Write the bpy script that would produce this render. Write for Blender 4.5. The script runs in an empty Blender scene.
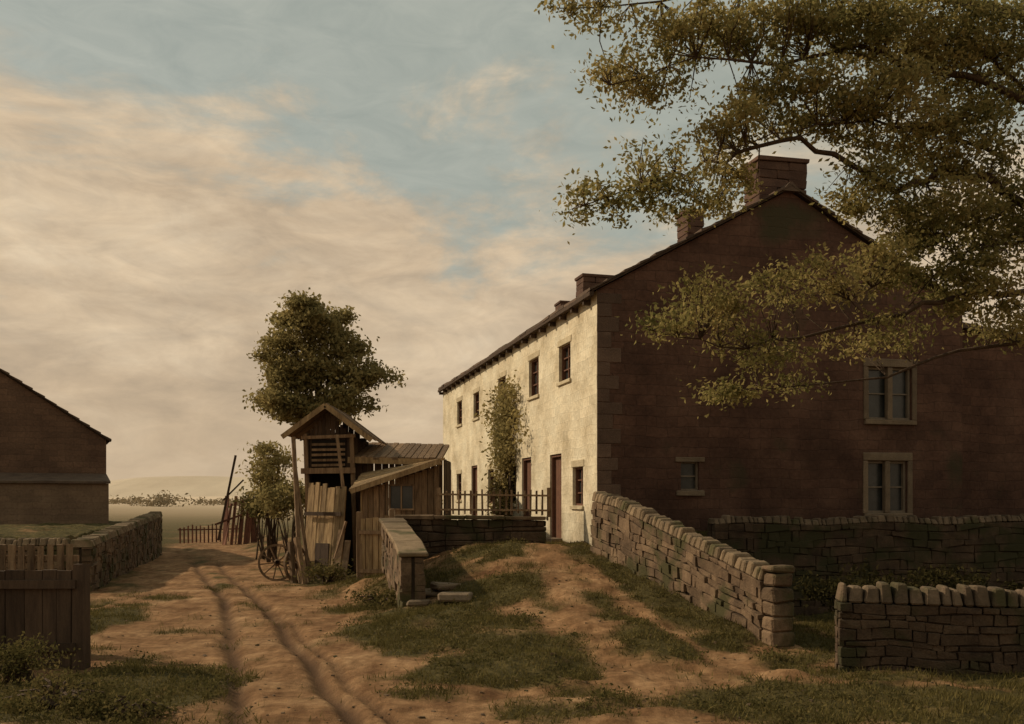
import bpy, math, random
import numpy as np
from mathutils import Vector, Matrix
random.seed(7); rng=np.random.default_rng(7)
EYE=2.0
S=bpy.context.scene
# ------------------------------------------------------------------ helpers
def sm(t):
    t=np.clip(t,0,1); return t*t*(3-2*t)
def vnoise(x,y,seed=0):
    xi=np.floor(x); yi=np.floor(y); xf=x-xi; yf=y-yi
    def h(a,b):
        v=np.sin(a*127.1+b*311.7+seed*74.7)*43758.5453
        return v-np.floor(v)
    u=xf*xf*(3-2*xf); v=yf*yf*(3-2*yf)
    return (h(xi,yi)*(1-u)+h(xi+1,yi)*u)*(1-v)+(h(xi,yi+1)*(1-u)+h(xi+1,yi+1)*u)*v
def fbm(x,y,seed=0,o=4):
    x=np.asarray(x,float); y=np.asarray(y,float); r=0;a=.5;t=0
    for i in range(o):
        r=r+a*vnoise(x*2**i+i*3.1,y*2**i-i*7.7,seed+i); t+=a; a*=.5
    return r/t
class MB:
    def __init__(s): s.v=[];s.f=[];s.uv=[]
    def poly(s,pts,uv=None):
        n=len(s.v); s.v+= [tuple(p) for p in pts]; s.f.append(tuple(range(n,n+len(pts))))
        s.uv+= uv if uv else [(0,0)]*len(pts)
    def hexa(s,c):
        n=len(s.v); s.v+=[tuple(p) for p in c]
        for f in ((0,3,2,1),(4,5,6,7),(0,1,5,4),(1,2,6,5),(2,3,7,6),(3,0,4,7)):
            s.f.append(tuple(n+i for i in f)); s.uv+=[(0,0)]*4
    def box(s,o,a,b,c,j=0):
        o=Vector(o);a=Vector(a);b=Vector(b);c=Vector(c)
        P=[o,o+a,o+a+b,o+b,o+c,o+a+c,o+a+b+c,o+b+c]
        if j: P=[p+Vector((random.uniform(-j,j),random.uniform(-j,j),random.uniform(-j,j))) for p in P]
        s.hexa(P)
    def cbox(s,c,sx,sy,sz,j=0,rot=0):
        ca,sa=math.cos(rot),math.sin(rot)
        a=Vector((ca*sx,sa*sx,0));b=Vector((-sa*sy,ca*sy,0));cc=Vector((0,0,sz))
        s.box(Vector(c)-a/2-b/2-cc/2,a,b,cc,j)
    def beam(s,p,q,w,d=None):
        p=Vector(p);q=Vector(q);d=d or w;z=(q-p).normalized()
        x=z.cross(Vector((0,0,1)));
        if x.length<.05: x=Vector((1,0,0))
        x.normalize(); y=z.cross(x)
        s.box(p-x*w/2-y*d/2,x*w,y*d,q-p)
    def tube(s,pts,rad,k=6):
        pts=[Vector(p) for p in pts]; n0=len(s.v)
        for i,p in enumerate(pts):
            t=(pts[min(i+1,len(pts)-1)]-pts[max(i-1,0)]).normalized()
            a=t.cross(Vector((.1,.2,1)));
            if a.length<.05:a=Vector((1,0,0))
            a.normalize();b=t.cross(a)
            for j in range(k):
                an=2*math.pi*j/k
                s.v.append(tuple(p+(a*math.cos(an)+b*math.sin(an))*rad[i]))
        for i in range(len(pts)-1):
            for j in range(k):
                s.f.append((n0+i*k+j,n0+i*k+(j+1)%k,n0+(i+1)*k+(j+1)%k,n0+(i+1)*k+j)); s.uv+=[(0,0)]*4
        s.f.append(tuple(n0+(len(pts)-1)*k+j for j in range(k))); s.uv+=[(0,0)]*k
    def obj(s,name,mat,parent=None,bevel=0,smooth=False):
        me=bpy.data.meshes.new(name); me.from_pydata(s.v,[],s.f); 
        if any(u!=(0,0) for u in s.uv):
            l=me.uv_layers.new(name="UVMap"); l.data.foreach_set("uv",[c for u in s.uv for c in u])
        me.update()
        if smooth: me.polygons.foreach_set("use_smooth",[True]*len(me.polygons))
        o=bpy.data.objects.new(name,me); S.collection.objects.link(o)
        me.materials.append(mat)
        if parent:
            o.parent=parent; o.matrix_parent_inverse=Matrix.Translation(-Vector(parent.location))
        if bevel:
            m=o.modifiers.new("Bevel",'BEVEL'); m.width=bevel; m.segments=1; m.limit_method='ANGLE'
        return o
def empty(name,loc):
    e=bpy.data.objects.new(name,None); e.location=loc; e.empty_display_size=.3; S.collection.objects.link(e); return e
class Frame:
    def __init__(s,o,u,n): s.o=Vector(o);s.u=Vector(u).normalized();s.n=Vector(n).normalized()
    def pt(s,a,z,d=0): return s.o+s.u*a+s.n*d+Vector((0,0,z))
    def box(s,mb,a0,a1,z0,z1,d0,d1,j=0):
        mb.box(s.pt(a0,z0,d0),s.u*(a1-a0),s.n*(d1-d0),Vector((0,0,z1-z0)),j)
    def wall(s,mb,L,z0,z1,holes,reveal=.18):
        ss=sorted({0,L}|{h[0] for h in holes}|{h[1] for h in holes}); zz=sorted({z0,z1}|{h[2] for h in holes}|{h[3] for h in holes})
        for i in range(len(ss)-1):
            for k in range(len(zz)-1):
                a,b,c,d=ss[i],ss[i+1],zz[k],zz[k+1]; ma,mz=(a+b)/2,(c+d)/2
                if any(h[0]<ma<h[1] and h[2]<mz<h[3] for h in holes): continue
                mb.poly([s.pt(a,c),s.pt(b,c),s.pt(b,d),s.pt(a,d)],[(a,c),(b,c),(b,d),(a,d)])
        for a,b,c,d in holes:
            for (p,q) in (((a,c),(b,c)),((b,c),(b,d)),((b,d),(a,d)),((a,d),(a,c))):
                mb.poly([s.pt(*p),s.pt(*q),s.pt(*q,-reveal),s.pt(*p,-reveal)],[p,q,(q[0]+.1,q[1]+.1),(p[0]+.1,p[1]+.1)])
# ------------------------------------------------------------------ materials
def mat(name,cols,scale=3,bump=.3,rough=.9,island=0,brick=None,fine=40,bdist=.02,uv=False,moss=None,zdark=None,spec=.2,stretch=None):
    m=bpy.data.materials.new(name); m.use_nodes=True; nt=m.node_tree; N=nt.nodes; L=nt.links
    bs=N['Principled BSDF']; bs.inputs['Roughness'].default_value=rough; bs.inputs['Specular IOR Level'].default_value=spec
    tc=N.new('ShaderNodeTexCoord'); src=tc.outputs['UV' if uv else 'Object']
    if stretch:
        mp=N.new('ShaderNodeMapping'); mp.inputs['Scale'].default_value=stretch; L.new(src,mp.inputs[0]); nsrc=mp.outputs[0]
    else: nsrc=src
    n1=N.new('ShaderNodeTexNoise'); n1.inputs['Scale'].default_value=scale; n1.inputs['Detail'].default_value=6; n1.inputs['Roughness'].default_value=.65; L.new(nsrc,n1.inputs['Vector'])
    n2=N.new('ShaderNodeTexNoise'); n2.inputs['Scale'].default_value=fine; n2.inputs['Detail'].default_value=4; L.new(nsrc,n2.inputs['Vector'])
    r=N.new('ShaderNodeValToRGB'); L.new(n1.outputs[0],r.inputs[0]); e=r.color_ramp.elements
    while len(e)<len(cols): e.new(.5)
    for i,c in enumerate(cols):
        e[i].position=.32+.36*i/max(1,len(cols)-1); e[i].color=(*c,1)
    col=r.outputs[0]
    def mul(c,f,lo,hi):
        mr=N.new('ShaderNodeMapRange'); mr.inputs[3].default_value=lo; mr.inputs[4].default_value=hi; L.new(f,mr.inputs[0])
        x=N.new('ShaderNodeVectorMath'); x.operation='SCALE'; L.new(c,x.inputs[0]); L.new(mr.outputs[0],x.inputs['Scale']); return x.outputs[0]
    col=mul(col,n2.outputs[0],.65,1.35)
    hgt=n2.outputs[0]
    if island:
        g=N.new('ShaderNodeNewGeometry'); col=mul(col,g.outputs['Random Per Island'],1-island,1+island)
    if brick:
        b=N.new('ShaderNodeTexBrick'); b.inputs['Scale'].default_value=1; b.inputs['Brick Width'].default_value=brick[0]; b.inputs['Row Height'].default_value=brick[1]
        b.inputs['Mortar Size'].default_value=.012; b.inputs['Mortar Smooth'].default_value=.6
        b.inputs['Color1'].default_value=(.72,.72,.72,1); b.inputs['Color2'].default_value=(1.25,1.2,1.15,1); b.inputs['Mortar'].default_value=(brick[2],)*3+(1,)
        nw=N.new('ShaderNodeTexNoise'); nw.inputs['Scale'].default_value=1.7; nw.inputs['Detail'].default_value=4; L.new(src,nw.inputs['Vector'])
        ad=N.new('ShaderNodeVectorMath'); ad.operation='MULTIPLY_ADD'; L.new(nw.outputs['Color'],ad.inputs[0]); ad.inputs[1].default_value=(.22,.16,0); L.new(src,ad.inputs[2])
        L.new(ad.outputs[0],b.inputs['Vector'])
        mx=N.new('ShaderNodeMix'); mx.data_type='RGBA'; mx.blend_type='MULTIPLY'; mx.inputs['Factor'].default_value=brick[3]
        L.new(col,mx.inputs[6]); L.new(b.outputs['Color'],mx.inputs[7]); col=mx.outputs[2]
        ma=N.new('ShaderNodeMath'); ma.operation='MULTIPLY_ADD'; L.new(b.outputs['Fac'],ma.inputs[0]); ma.inputs[1].default_value=-.8*brick[3]; L.new(n2.outputs[0],ma.inputs[2]); hgt=ma.outputs[0]
    if moss:
        n3=N.new('ShaderNodeTexNoise'); n3.inputs['Scale'].default_value=moss[1]; n3.inputs['Detail'].default_value=8; L.new(tc.outputs['Object'],n3.inputs['Vector'])
        mr=N.new('ShaderNodeMapRange'); mr.inputs[1].default_value=moss[2]; mr.inputs[2].default_value=moss[2]+.12; L.new(n3.outputs[0],mr.inputs[0])
        mx=N.new('ShaderNodeMix'); mx.data_type='RGBA'; L.new(mr.outputs[0],mx.inputs['Factor']); L.new(col,mx.inputs[6]); mx.inputs[7].default_value=(*moss[0],1); col=mx.outputs[2]
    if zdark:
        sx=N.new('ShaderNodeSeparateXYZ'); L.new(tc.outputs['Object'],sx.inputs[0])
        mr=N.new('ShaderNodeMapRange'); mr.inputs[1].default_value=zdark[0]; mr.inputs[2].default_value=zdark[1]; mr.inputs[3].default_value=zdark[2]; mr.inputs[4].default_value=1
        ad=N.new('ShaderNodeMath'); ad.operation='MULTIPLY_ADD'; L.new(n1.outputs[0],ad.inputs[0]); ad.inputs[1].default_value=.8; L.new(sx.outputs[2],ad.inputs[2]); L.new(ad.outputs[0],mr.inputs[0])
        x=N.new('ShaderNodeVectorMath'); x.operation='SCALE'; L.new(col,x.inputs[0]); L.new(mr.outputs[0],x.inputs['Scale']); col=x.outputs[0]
    L.new(col,bs.inputs['Base Color'])
    bp=N.new('ShaderNodeBump'); bp.inputs['Strength'].default_value=bump; bp.inputs['Distance'].default_value=bdist; L.new(hgt,bp.inputs['Height']); L.new(bp.outputs[0],bs.inputs['Normal'])
    return m
def leafmat(name,cols,transl=.4,big=.7):
    m=bpy.data.materials.new(name); m.use_nodes=True; nt=m.node_tree; N=nt.nodes; L=nt.links
    N.remove(N['Principled BSDF'])
    g=N.new('ShaderNodeNewGeometry'); n1=N.new('ShaderNodeTexNoise'); n1.inputs['Scale'].default_value=big; n1.inputs['Detail'].default_value=2
    tc=N.new('ShaderNodeTexCoord'); L.new(tc.outputs['Object'],n1.inputs['Vector'])
    a=N.new('ShaderNodeMath'); a.operation='MULTIPLY_ADD'; L.new(g.outputs['Random Per Island'],a.inputs[0]); a.inputs[1].default_value=.55
    b=N.new('ShaderNodeMath'); b.operation='MULTIPLY_ADD'; L.new(n1.outputs[0],b.inputs[0]); b.inputs[1].default_value=1.2; b.inputs[2].default_value=-.38; L.new(b.outputs[0],a.inputs[2])
    r=N.new('ShaderNodeValToRGB'); L.new(a.outputs[0],r.inputs[0]); e=r.color_ramp.elements
    while len(e)<len(cols): e.new(.5)
    for i,c in enumerate(cols): e[i].position=i/(len(cols)-1); e[i].color=(*c,1)
    d=N.new('ShaderNodeBsdfDiffuse'); t=N.new('ShaderNodeBsdfTranslucent'); L.new(r.outputs[0],d.inputs[0]); L.new(r.outputs[0],t.inputs[0])
    ms=N.new('ShaderNodeMixShader'); ms.inputs[0].default_value=transl; L.new(d.outputs[0],ms.inputs[1]); L.new(t.outputs[0],ms.inputs[2]); L.new(ms.outputs[0],N['Material Output'].inputs[0])
    return m
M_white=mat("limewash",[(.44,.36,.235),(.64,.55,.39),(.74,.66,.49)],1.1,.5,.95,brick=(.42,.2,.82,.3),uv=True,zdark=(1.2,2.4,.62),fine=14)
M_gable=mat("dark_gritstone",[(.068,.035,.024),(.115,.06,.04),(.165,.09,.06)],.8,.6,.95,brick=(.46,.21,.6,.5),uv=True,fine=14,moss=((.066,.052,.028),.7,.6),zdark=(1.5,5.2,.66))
M_quoin=mat("quoin_stone",[(.105,.066,.046),(.16,.1,.068)],3,.5,.95,island=.2)
M_lintel=mat("dressed_stone",[(.14,.1,.065),(.21,.15,.095)],4,.4,.9,island=.15)
M_whites=mat("limewashed_stone",[(.4,.32,.2),(.55,.46,.31)],4,.4,.9,island=.1)
M_roof=mat("stone_slate",[(.08,.052,.036),(.15,.10,.068)],2,.5,.9,island=.3,moss=((.07,.06,.03),2,.6))
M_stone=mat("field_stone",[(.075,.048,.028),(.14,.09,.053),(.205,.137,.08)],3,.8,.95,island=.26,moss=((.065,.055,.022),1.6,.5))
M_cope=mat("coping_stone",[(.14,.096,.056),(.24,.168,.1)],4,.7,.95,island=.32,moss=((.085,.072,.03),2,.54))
M_stoned=mat("shaded_field_stone",[(.04,.025,.016),(.075,.048,.029),(.108,.07,.043)],3,.8,.95,island=.25,moss=((.043,.038,.017),1.6,.48))  # darker copy of the field stone; the walls' shade is put into its colour
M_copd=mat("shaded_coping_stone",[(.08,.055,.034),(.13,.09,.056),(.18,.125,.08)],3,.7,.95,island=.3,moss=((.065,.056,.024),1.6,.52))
M_mortar=mat("wall_core",[(.04,.028,.018),(.065,.044,.028)],6,.5)
M_wood=mat("weathered_boards",[(.10,.06,.034),(.19,.118,.065),(.26,.168,.092)],2.5,.6,.85,island=.38,stretch=(6,6,.8))
M_woodl=mat("pale_boards",[(.16,.10,.05),(.29,.19,.095),(.39,.265,.135)],2.2,.6,.85,island=.33,stretch=(6,6,.8))  # pale tone also puts sunlight into the shed's lower wall boards
M_woodd=mat("dark_boards",[(.045,.028,.018),(.09,.056,.034)],2.5,.5,.85,island=.3,stretch=(6,6,.8))
M_barn=mat("barn_stone",[(.10,.058,.038),(.165,.098,.062)],.8,.5,.95,brick=(.5,.2,.6,.5),uv=True,fine=14)
M_barnp=mat("pale_barn_stone",[(.14,.09,.058),(.22,.145,.09)],.8,.5,.95,brick=(.5,.2,.6,.4),uv=True,fine=14)
M_glass=mat("old_glass",[(.02,.022,.02),(.05,.05,.045)],3,.1,.25,spec=.5)
M_frame=mat("window_paint",[(.17,.13,.09),(.24,.185,.13)],8,.2,.7)
M_framed=mat("red_brown_paint",[(.11,.05,.03),(.17,.08,.045)],8,.2,.7)
M_inner=mat("interior_shade",[(.01,.008,.006),(.02,.015,.01)],3,0)
M_bark=mat("bark",[(.05,.032,.02),(.10,.065,.04)],8,.8,.95)
M_leaf=leafmat("golden_leaves",[(.09,.088,.03),(.22,.19,.068),(.36,.285,.11),(.47,.355,.145)],.5,.9)
M_leafd=leafmat("tree_leaves",[(.17,.14,.055),(.30,.24,.10),(.43,.33,.14)],.5,.8)
M_bush=leafmat("bush_leaves",[(.05,.045,.018),(.12,.10,.036),(.20,.145,.06)],.35,1.5)
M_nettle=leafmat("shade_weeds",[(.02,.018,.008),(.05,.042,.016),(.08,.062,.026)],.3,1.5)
M_grass=leafmat("grass_blades",[(.065,.052,.018),(.125,.1,.034),(.22,.165,.062)],.25,1.1)
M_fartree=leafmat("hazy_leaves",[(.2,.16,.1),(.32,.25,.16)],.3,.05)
M_hill=mat("hazy_hill",[(.50,.40,.29),(.60,.49,.36)],.01,.1,1)  # aerial haze is put into the hill colour
M_red=mat("rusty_boards",[(.13,.055,.035),(.22,.10,.06)],3,.4,.9,island=.3)
M_gable2=mat("chimney_stone",[(.075,.042,.03),(.13,.074,.05)],3,.5,.95,island=.14)

# ------------------------------------------------------------------ terrain
O=Vector((1.7,20,0)); uf=Vector((-.242,1,0)).normalized(); nf=Vector((-1,-.242,0)).normalized()
ug=Vector((1,.242,0)).normalized(); ng=Vector((.242,-1,0)).normalized()
def xc(y): return np.interp(y,[0,5,8.9,14,20,33,67,200,3000],[-1.,-1.3,-1.9,-3.6,-5.6,-10.3,-21.9,-66,-900])
RL=([5,8.9,14.3,20,28.6,40,67],[-1.6,-2.38,-4.0,-5.75,-9.0,-13.2,-22.3])
RR=([5,8.9,12.5,18.2,26.7,40,67],[-.35,-1.35,-2.55,-4.45,-7.6,-12.3,-21.3])
RR2=([5,8.9,12.5,18.2,26.7,40,67],[.15,-1.02,-2.3,-4.34,-7.55,-12.3,-21.3])
def base_h(x,y):
    x=np.asarray(x,float); y=np.asarray(y,float)
    edge=xc(y)+1.8
    ztop=1.1*np.clip((y-13.2)/6.8,0,1)*(1-sm((y-42)/25))
    width=3.6+2.2*sm((y-21)/3)
    z=ztop*sm((x-edge)/width)
    xr=np.where(y<20,1.75+(20-y)*.3,1.7-.242*(y-20))
    gd=(x-O.x)*ng.x+(y-O.y)*ng.y
    zy=-.3*sm((y-11.9)/1.0)
    zy=zy+(1.3-zy)*sm((1.0-gd)/.15)
    mr=sm((x-xr-.15)/.3)*sm((y-11.5)/.5)*(1-sm((y-42)/20))
    z=z+(zy-z)*mr
    xl=-9.5-.239*(y-22)
    ml=sm((xl-.15-x)/(.2+.5*np.clip(y-36,0,99)))*sm((y-22.1)/.25)
    z=z+(1.2-.9*sm((y-50)/40)-z)*ml
    return z
def rutmask(x,y):
    m=0
    wob=.18*(fbm(y*.5,y*0+.3,3)-.5)
    for R,w,a in ((RL,.11,1.1),(RR,.10,1.1),(RR2,.065,.8)):
        d=np.abs(x-np.interp(y,R[0],R[1])+wob+.06*(fbm(y*2,y*0+a*3+w,8)-.5)); m=np.maximum(m,a*np.exp(-(d/w)**2))
    return m*(.6+.8*fbm(x*1.6,y*1.6,44))*(1-.35*sm((y-18)/12))
HUM=[]
def H(x,y):
    z=base_h(x,y); x=np.asarray(x,float); y=np.asarray(y,float)
    near=1-sm((y-60)/60)
    lane=1-sm((np.abs(x-xc(y))-1.6)/1.0)
    z=z+(.16*(fbm(x*.55,y*.55,1)-.5)+(.06+.13*(1-lane))*(fbm(x*2.2,y*2.2,5)-.5))*near
    for (cx,cy,rx,ry,h) in HUM:
        z=z+h*np.exp(-(((x-cx)/rx)**2+((y-cy)/ry)**2))
    z=z+(7*sm((y-260)/700)*fbm(x*.004,y*.004,71))
    return z-.085*rutmask(x,y)*near
def hz(x,y): return float(H(np.array([x]),np.array([y]))[0])
def gpx(px,py):
    d=np.arange(6,120,.05); X=(px-512)/1000*d; Z=EYE-(py-500)/1000*d
    k=np.argmax(base_h(X,d)>=Z); return X[k],d[k]
patches=[]
for (px,py,rx,ry,w) in [(430,628,85,22,1),(520,668,110,24,.95),(595,690,80,14,.8),(390,600,70,12,.8),(560,590,38,30,1),(600,640,60,20,.8),(650,650,50,24,.85),(700,625,70,38,1),(640,590,46,30,1),(770,655,50,14,.7),(880,705,250,28,1),(350,575,50,8,.8),(440,695,70,10,.6),(90,700,130,42,1),(30,640,60,34,1),(112,612,40,8,.6),(745,610,30,24,1),(490,590,70,18,.9),(470,560,80,10,.8),(500,640,60,24,.8),(170,600,30,6,.5),(400,650,50,12,.7)]:
    x,y=gpx(px,py); x2,_=gpx(px+rx,py); ya=gpx(px,py+ry)[1]; yb=gpx(px,py-ry)[1]
    patches.append((x,(ya+yb)/2,abs(x2-x),max(.3,(yb-ya)/2),w))
for i in (0,1,5,6,14,19): cx,cy,rx,ry,w=patches[i]; HUM.append((cx,cy,rx*.7,ry*.6,.15))
paths=[([gpx(*p) for p in ((720,740),(640,690),(588,632),(563,585),(552,556))],.34),([gpx(*p) for p in ((1000,690),(830,685),(740,668),(670,640),(610,590),(580,560))],.24)]
def seg_d(x,y,P):
    d=1e9
    for (ax,ay),(bx,by) in zip(P[:-1],P[1:]):
        t=np.clip(((x-ax)*(bx-ax)+(y-ay)*(by-ay))/((bx-ax)**2+(by-ay)**2+1e-9),0,1)
        d=np.minimum(d,np.hypot(x-ax-t*(bx-ax),y-ay-t*(by-ay)))
    return d
def grass(x,y):
    g=0*x
    for (cx,cy,rx,ry,w) in patches:
        d=np.hypot((x-cx)/rx,(y-cy)/ry); g=np.maximum(g,w*(1-sm((d-.6)/.6)))
    dl=np.abs(x-xc(y))
    g=np.maximum(g,.9*sm((dl-2.4)/2.0)*sm((y-21)/4))
    g=np.maximum(g,.47*sm((dl-1.6)/.8))
    g=np.maximum(g,.42*np.exp(-(dl/.3)**2)*sm((y-12)/10))
    xl=-9.5-.239*(y-22); g=np.maximum(g,sm((xl-x)/.5)*sm((y-22)/.5))
    xr=1.75+(20-y)*.3; g=np.maximum(g,.9*sm((x-xr)/.4)*sm((y-12.6)/1.))
    for P,w in paths: g=g*(1-.85*np.exp(-(seg_d(x,y,P)/w)**2))
    n=fbm(x*1.5,y*1.5,11,5)
    return np.clip(sm((g+ (n-.5)*1.8-.15)/.7),0,1)
def axis(a,b,step,lo,hi):
    r=list(np.arange(a,b,step)); s=step
    while r[-1]<hi: s*=1.13; r.append(r[-1]+s)
    s=step; l=[a]
    while l[-1]>lo: s*=1.13; l.append(l[-1]-s)
    return np.array(l[:0:-1]+r)
xs=axis(-13,8,.055,-3000,3000); ys=axis(6.5,30,.075,-300,4000)
X,Y=np.meshgrid(xs,ys); Z=H(X,Y); nx,ny=len(xs),len(ys)
me=bpy.data.meshes.new("ground"); V=np.stack([X.ravel(),Y.ravel(),Z.ravel()],1)
idx=np.arange(nx*ny).reshape(ny,nx); F=np.stack([idx[:-1,:-1],idx[:-1,1:],idx[1:,1:],idx[1:,:-1]],-1).reshape(-1,4)
me.vertices.add(len(V)); me.vertices.foreach_set("co",V.ravel().astype(np.float32))
me.loops.add(F.size); me.loops.foreach_set("vertex_index",F.ravel().astype(np.int32))
me.polygons.add(len(F)); me.polygons.foreach_set("loop_start",np.arange(0,F.size,4,dtype=np.int32)); 
me.update(calc_edges=True); me.validate()
me.polygons.foreach_set("use_smooth",[True]*len(F))
at=me.color_attributes.new("mask",'FLOAT_COLOR','POINT')
G=grass(X,Y).ravel(); R=rutmask(X,Y).ravel()
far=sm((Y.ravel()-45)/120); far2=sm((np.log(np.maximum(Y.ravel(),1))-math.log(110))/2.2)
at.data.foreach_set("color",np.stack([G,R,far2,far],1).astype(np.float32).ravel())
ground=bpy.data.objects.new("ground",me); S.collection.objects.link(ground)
m=bpy.data.materials.new("earth_and_grass"); m.use_nodes=True; nt=m.node_tree; N=nt.nodes; L=nt.links; bs=N['Principled BSDF']; bs.inputs['Roughness'].default_value=1; bs.inputs['Specular IOR Level'].default_value=.1
A=N.new('ShaderNodeAttribute'); A.attribute_name="mask"; sp=N.new('ShaderNodeSeparateColor'); L.new(A.outputs['Color'],sp.inputs[0])
tc=N.new('ShaderNodeTexCoord')
def noise(sc,d=6,st=None):
    n=N.new('ShaderNodeTexNoise'); n.inputs['Scale'].default_value=sc; n.inputs['Detail'].default_value=d; n.inputs['Roughness'].default_value=.65
    if st:
        mp=N.new('ShaderNodeMapping'); mp.inputs['Rotation'].default_value=(0,0,-.32); mp.inputs['Scale'].default_value=st; L.new(tc.outputs['Object'],mp.inputs[0]); L.new(mp.outputs[0],n.inputs['Vector'])
    else: L.new(tc.outputs['Object'],n.inputs['Vector'])
    return n.outputs[0]
def ramp(f,st):
    r=N.new('ShaderNodeValToRGB'); L.new(f,r.inputs[0]); e=r.color_ramp.elements
    while len(e)<len(st): e.new(.5)
    for i,(p,c) in enumerate(st): e[i].position=p; e[i].color=(*c,1)
    return r.outputs[0]
def mix(f,a,b,bt='MIX'):
    x=N.new('ShaderNodeMix'); x.data_type='RGBA'; x.blend_type=bt
    if isinstance(f,(int,float)): x.inputs[0].default_value=f
    else: L.new(f,x.inputs[0])
    for i,v in ((6,a),(7,b)):
        if isinstance(v,tuple): x.inputs[i].default_value=(*v,1)
        else: L.new(v,x.inputs[i])
    return x.outputs[2]
nA=noise(.8,8); nB=noise(9,8); nC=noise(60,4); nD=noise(2.3,7); nE=noise(3,6,(1.6,.25,1))
dirt=ramp(nA,[(.3,(.23,.125,.06)),(.5,(.37,.22,.112)),(.68,(.48,.31,.17))])
dirt=mix(.6,dirt,ramp(nB,[(.3,(.42,.37,.33)),(.65,(1.2,1.15,1.1))]),'MULTIPLY')
dirt=mix(.6,dirt,ramp(nD,[(.38,(.5,.43,.38)),(.6,(1.1,1.1,1.1))]),'MULTIPLY')
dirt=mix(.55,dirt,ramp(nE,[(.38,(.55,.47,.4)),(.58,(1.12,1.1,1.08))]),'MULTIPLY')
gr=ramp(nB,[(.3,(.05,.04,.016)),(.55,(.10,.078,.028)),(.7,(.18,.13,.052))])
col=mix(sp.outputs[0],dirt,gr)
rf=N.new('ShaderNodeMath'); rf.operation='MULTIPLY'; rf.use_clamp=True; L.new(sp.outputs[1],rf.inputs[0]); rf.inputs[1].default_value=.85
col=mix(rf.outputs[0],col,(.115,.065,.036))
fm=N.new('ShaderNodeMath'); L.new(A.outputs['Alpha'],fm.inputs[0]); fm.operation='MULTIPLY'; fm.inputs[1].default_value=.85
col=mix(fm.outputs[0],col,(.34,.25,.155))  # distance haze painted into the ground colour, this mix and the next
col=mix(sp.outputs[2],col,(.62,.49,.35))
L.new(col,bs.inputs['Base Color'])
ad=N.new('ShaderNodeMath'); ad.operation='ADD'; L.new(nB,ad.inputs[0]); L.new(nC,ad.inputs[1])
bp=N.new('ShaderNodeBump'); bp.inputs['Strength'].default_value=.8; bp.inputs['Distance'].default_value=.05; L.new(ad.outputs[0],bp.inputs['Height']); L.new(bp.outputs[0],bs.inputs['Normal'])
me.materials.append(m)
# hills
mb=MB(); n=120
prev=None
for i in range(n+1):
    x=-1600+3200*i/n; z=14+26*float(fbm(np.array([i*.09]),np.array([2.]),9)[0])-6*abs(x+300)/1600
    cur=[Vector((x,1150,-5)),Vector((x,1350,max(4,z)))]
    if prev: mb.poly([prev[0],cur[0],cur[1],prev[1]]); mb.poly([prev[1],cur[1],Vector((cur[1].x,1900,-5)),Vector((prev[1].x,1900,-5))])
    prev=cur
mb.obj("hills",M_hill)

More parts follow.
